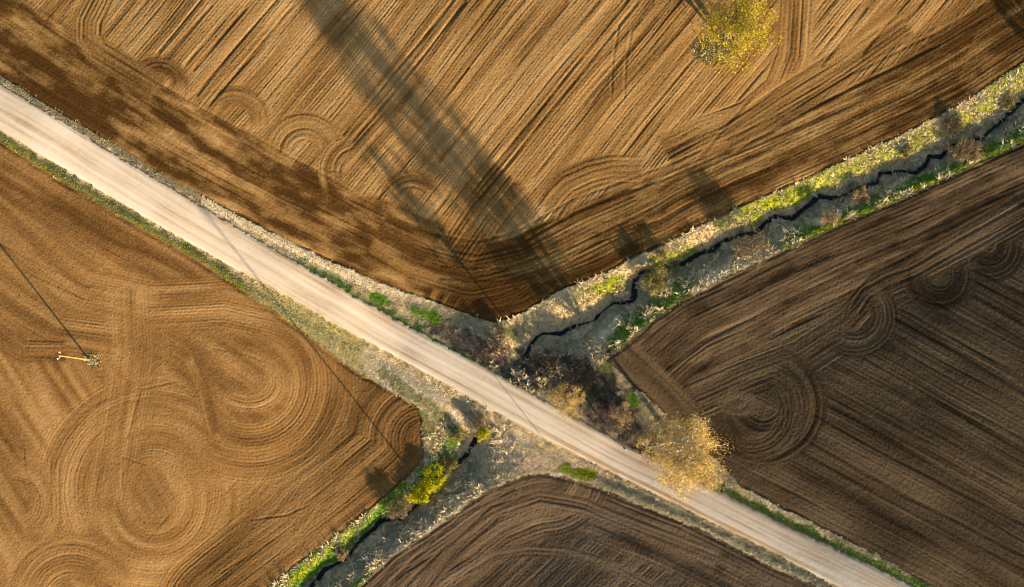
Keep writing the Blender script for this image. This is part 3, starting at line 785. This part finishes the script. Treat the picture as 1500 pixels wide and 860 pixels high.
shrub('grey brown bare shrub below the bright yellow pair', 584, 743, 1.6, 1.4, L_BROWN, 36, 1500)
shrub('small tan shrub near the bottom end of the lower ditch', 500, 812, .8, .9, L_TAN, 37, 600)
shrub('reddish tan bare shrub between the road and the right field corner', 909, 606, 1.7, 1.9, L_TAN, 38, 1100)
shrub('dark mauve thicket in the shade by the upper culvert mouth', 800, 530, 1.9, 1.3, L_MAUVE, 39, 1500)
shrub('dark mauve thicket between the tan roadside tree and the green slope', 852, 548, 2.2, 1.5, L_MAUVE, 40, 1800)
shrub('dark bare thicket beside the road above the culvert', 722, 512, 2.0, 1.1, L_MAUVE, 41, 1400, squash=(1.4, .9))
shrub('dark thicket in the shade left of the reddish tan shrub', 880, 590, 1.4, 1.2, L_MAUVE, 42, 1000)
shrub('small brown shrub just below the tip of the upper field', 734, 487, .9, .9, L_BROWN, 43, 500)
shrub('sparse tan shrub at the roadside left of the big ochre tree', 945, 640, 1.0, 1.1, L_TAN, 44, 500)
shrub('brown dry shrub on the pale bank below the road', 700, 617, 1.3, .7, L_BROWN, 45, 700)

# grass islands at the foot of the lone tree and of the field pole
def island(px, py, rad, n, pal):
    a = rng.uniform(0, 2 * np.pi, n); r_ = np.sqrt(rng.random(n)) * rad
    cols = np.array([pal[i] for i in rng.integers(0, len(pal), n)])
    grass_patch('grass', px + r_ * np.cos(a) * 1.25, py + r_ * np.sin(a) * .8, cols, .08, .32, .35)
island(1047, 76, 24, 420, [STRAW, THATCH, LIME, OLIVE, RUST])
island(136, 528, 10, 70, [PALE * .8, STRAW, STRAW, OLIVE, THATCH])

# ------------------------------------------------------------------ utility poles
WOOD = bark_mat('pole_wood', (.25, .125, .038), (.38, .20, .065), 2)
m_, nt_, b_ = mat_new('porcelain', .3, .5)
nt_.links.new(ramp(nt_, noise(nt_, 8), [(.3, (.70, .69, .66)), (.7, (.82, .81, .78))]), b_.inputs['Base Color']); PORC = m_
GREY_WOOD = bark_mat('weathered_grey_wood', (.10, .09, .075), (.19, .17, .14), 2)
STEEL = bark_mat('galvanised_steel', (.28, .28, .28), (.42, .42, .41), 10)
def lathe(prof, n=12):
    v = []; f = []
    for r_, z_ in prof:
        for j in range(n):
            a = 2 * math.pi * j / n; v.append((r_ * math.cos(a), r_ * math.sin(a), z_))
    for k in range(len(prof) - 1):
        for j in range(n): f.append((k * n + j, k * n + (j + 1) % n, (k + 1) * n + (j + 1) % n, (k + 1) * n + j))
    m = len(prof) - 1
    me = bpy.data.meshes.new('lathe'); me.from_pydata(v, [], f + [tuple(range(m * n, m * n + n))]); me.update()
    return me
def box_me(sx, sy, sz, bev=.01):
    bm = bmesh.new(); bmesh.ops.create_cube(bm, size=1); bmesh.ops.scale(bm, vec=(sx, sy, sz), verts=bm.verts)
    bmesh.ops.bevel(bm, geom=bm.edges[:], offset=bev, segments=2, affect='EDGES')
    me = bpy.data.meshes.new('box'); bm.to_mesh(me); bm.free(); return me
ARM_ME = box_me(1.05, .12, .14, .015)
INS_ME = lathe([(.02, 0), (.02, .10), (.085, .10), (.095, .14), (.06, .17), (.08, .19), (.07, .24), (.03, .27)])
BRACE_ME = box_me(.05, .02, .75, .006)
for me in (ARM_ME,): me.materials.append(WOOD)
INS_ME.materials.append(PORC); BRACE_ME.materials.append(STEEL)
def pole(label, base, h, rot, tilt=0.0, thick=1.0, wood=None):
    root = bpy.data.objects.new('utility_pole', None); COL.objects.link(root); root.location = base; root.rotation_euler = (0, tilt, rot)
    tag(root, label, 'pole', 'wooden poles of the power line')
    link('post', lathe([(r_ * thick, z_) for r_, z_ in ((.17, -.3), (.165, .4), (.15, h * .4), (.13, h * .75), (.115, h - .02), (.09, h))], 14), wood or WOOD, root)
    a = bpy.data.objects.new('cross_arm', ARM_ME); COL.objects.link(a); a.parent = root; a.location = (0, .18, h - .55)
    for sx in (-.45, .45):
        i = bpy.data.objects.new('insulator', INS_ME); COL.objects.link(i); i.parent = a
        i.location = (sx, 0, .07)
    for sx in (-1, 1):
        b = bpy.data.objects.new('brace', BRACE_ME); COL.objects.link(b); b.parent = root
        b.location = (sx * .27, .26, h - .95); b.rotation_euler = (0, sx * math.radians(40), 0)
pole('wooden utility pole standing in a tuft of grass in the ploughed left field', ground(131, 527), 8.6, math.radians(80), math.radians(8.5), .82)
pole('slim grey wooden pole standing in the shaded lower ditch below the bright yellow shrubs', ground(643, 744), 9.8, math.radians(50), 0, .72, GREY_WOOD)
def marker_post(label, base, h):
    root = bpy.data.objects.new('marker_post', None); COL.objects.link(root); root.location = base
    tag(root, label, 'post')
    link('post', lathe([(.05, -.25), (.048, h * .5), (.046, h - .09), (.04, h - .03)], 10), GREY_WOOD, root)
    link('cap', lathe([(.0, h - .035), (.085, h - .03), (.085, h + .015), (.03, h + .05), (.004, h + .055)], 10), STEEL, root)
marker_post('thin grey marker post on the verge below the road, its shadow crossing the gravel', ground(801, 649), 1.9)

# ------------------------------------------------------------------ two people at the roadside
def plain(name, c, rough=.8):
    m, nt, b = mat_new(name, rough, .2)
    nt.links.new(ramp(nt, noise(nt, 30, 3), [(.3, tuple(x * .85 for x in c)), (.7, tuple(min(1, x * 1.1) for x in c))]), b.inputs['Base Color'])
    return m
def skin_obj(name, verts, edges, radii, mat, parent, root=0, sub=1):
    me = bpy.data.meshes.new(name); me.from_pydata(verts, edges, []); me.update()
    o = link(name, me, mat, parent)
    o.modifiers.new('Skin', 'SKIN').use_smooth_shade = True
    lay = me.skin_vertices[0].data if me.skin_vertices else None
    if lay is None:
        bm = bmesh.new(); bm.from_mesh(me); bm.verts.layers.skin.verify(); bm.to_mesh(me); bm.free(); lay = me.skin_vertices[0].data
    for i, r in enumerate(radii):
        lay[i].radius = (r, r) if not isinstance(r, tuple) else r
        lay[i].use_root = (i == root)
    s = o.modifiers.new('Subdivision', 'SUBSURF'); s.levels = sub; s.render_levels = sub
    return o
def chain(V, E, R, start, pts):
    k = start
    for p, r in pts:
        V.append(p); R.append(r); E.append((k, len(V) - 1)); k = len(V) - 1
    return k
SKIN = plain('skin', (.55, .34, .24), .6)
def person(label, px, py, rot, jacket, trousers, headwear, hat_name, arm=0.0):
    root = bpy.data.objects.new('person', None); COL.objects.link(root); root.location = ground(px, py); root.rotation_euler = (0, 0, rot)
    tag(root, label, 'person')
    V = [(0, 0, .95)]; E = []; R = [.12]
    ch = chain(V, E, R, 0, [((0, .01, 1.1), .125), ((0, .01, 1.28), .145), ((0, 0, 1.42), .11)])
    nk = chain(V, E, R, ch, [((0, -.01, 1.50), .055), ((0, -.02, 1.57), .07), ((0, -.025, 1.66), .095), ((0, -.015, 1.74), .07)])
    chain(V, E, R, nk - 1, [((0, -.125, 1.645), .016)])                       # nose
    for s in (-1, 1): chain(V, E, R, nk - 1, [((s * .098, 0, 1.655), .018)])    # ears
    arms = []
    for s in (-1, 1):
        hand = (s * .27, -.12 - arm, .92 + arm * .9)
        k = chain(V, E, R, ch, [((s * .17, 0, 1.41), .062), ((s * .24, .03, 1.15), .045), (hand, .03), ((s * .275, -.15 - arm, .87 + arm * .9), .036)])
        for q in range(4):
            o = (q - 1.5) * .022; ln = (.075, .085, .08, .062)[q]
            chain(V, E, R, k, [((hand[0] + s * .005, hand[1] - .04 + o, hand[2] - .09), .010), ((hand[0], hand[1] - .05 + o, hand[2] - .09 - ln * .6), .009), ((hand[0] - s * .015, hand[1] - .06 + o, hand[2] - .09 - ln), .008)])
        chain(V, E, R, k, [((hand[0] - s * .03, hand[1] - .06, hand[2] - .06), .011), ((hand[0] - s * .035, hand[1] - .085, hand[2] - .095), .009)])
    for s in (-1, 1):
        chain(V, E, R, 0, [((s * .09, 0, .88), .09), ((s * .10, -.01, .5), .058), ((s * .11, .01, .12), .042), ((s * .115, -.01, .05), .045), ((s * .12, -.12, .035), .035)])
    skin_obj('body', V, E, R, SKIN, root)
    V = [(0, .01, 1.15)]; E = []; R = [.15]
    ch = chain(V, E, R, 0, [((0, .01, 1.3), .17), ((0, 0, 1.43), .125)])
    chain(V, E, R, 0, [((0, 0, .98), .15), ((0, 0, .88), .155)])
    for s in (-1, 1):
        chain(V, E, R, ch, [((s * .17, 0, 1.42), .085), ((s * .24, .03, 1.15), .066), ((s * .27, -.10 - arm, .95 + arm * .9), .05)])
    skin_obj('jacket', V, E, R, jacket, root)
    V = [(0, 0, .95)]; E = []; R = [.135]
    for s in (-1, 1):
        chain(V, E, R, 0, [((s * .09, 0, .87), .10), ((s * .10, -.01, .5), .075), ((s * .11, .01, .10), .06)])
    skin_obj('trousers', V, E, R, trousers, root)
    for s in (-1, 1):
        V = [(s * .115, .04, .05)]; E = []; R = [.05]
        chain(V, E, R, 0, [((s * .118, -.04, .048), .05), ((s * .122, -.15, .04), .042)])
        skin_obj('shoe', V, E, R, plain('shoe_leather', (.05, .045, .04)), root)
    V = [(0, -.01, 1.70)]; E = []; R = [.108]
    chain(V, E, R, 0, [((0, 0, 1.76), .085)])
    if hat_name == 'cap': chain(V, E, R, 0, [((0, -.12, 1.695), (.07, .02)), ((0, -.17, 1.69), (.05, .012))])
    else: chain(V, E, R, 0, [((0, .06, 1.64), .075)])
    skin_obj(hat_name, V, E, R, headwear, root)
    for s in (-1, 1):
        e = link('eye', lathe([(.0005, -.012), (.010, -.006), (.012, 0), (.010, .006), (.0005, .012)], 8), plain('eye_dark', (.03, .025, .02), .3), root)
        e.location = (s * .034, -.112, 1.67)
    return root
person('person in a grey blue jacket and white cap standing on the edge of the road', 914, 656, 2.4, plain('grey_blue_cloth', (.17, .19, .24)), plain('dark_denim', (.05, .06, .09)), plain('white_cap', (.8, .8, .78)), 'cap', .12)
person('person in a dark red jacket standing on the grass edge of the road', 937, 661, .9, plain('dark_red_cloth', (.16, .006, .012)), plain('black_cloth', (.03, .03, .035)), plain('brown_hair', (.06, .035, .02)), 'hair', .02)

# ------------------------------------------------------------------ camera, sun, sky
cam = bpy.data.cameras.new('camera'); co = bpy.data.objects.new('camera', cam); COL.objects.link(co)
co.location = (0, 0, H); co.rotation_euler = (0, 0, 0)
cam.sensor_fit = 'HORIZONTAL'; cam.angle = 2 * math.atan(75.0 / H); cam.clip_end = 2000; cam.clip_start = .5
scene.camera = co

sun = bpy.data.lights.new('sun', 'SUN'); so = bpy.data.objects.new('sun', sun); COL.objects.link(so)
sun.energy = 5.0; sun.angle = math.radians(.6); sun.color = (1.0, .775, .49)
d = Vector((-SUN_AZ[0] * math.cos(SUN_EL), -SUN_AZ[1] * math.cos(SUN_EL), -math.sin(SUN_EL)))
so.rotation_euler = d.to_track_quat('-Z', 'Y').to_euler(); so.location = (60, -80, 40)

wd = bpy.data.worlds.new('World'); scene.world = wd; wd.use_nodes = True
nt = wd.node_tree; bg = nt.nodes['Background']
sky = nt.nodes.new('ShaderNodeTexSky'); sky.sky_type = 'NISHITA'; sky.sun_disc = False
sky.sun_elevation = SUN_EL; sky.sun_rotation = math.atan2(SUN_AZ[0], SUN_AZ[1])
nt.links.new(sky.outputs[0], bg.inputs['Color']); bg.inputs['Strength'].default_value = 0.068

scene.view_settings.view_transform = 'Standard'; scene.view_settings.look = 'None'
scene.view_settings.exposure = 2.0; scene.view_settings.gamma = 1.0
scene.cycles.max_bounces = 4; scene.cycles.filter_width = 1.15
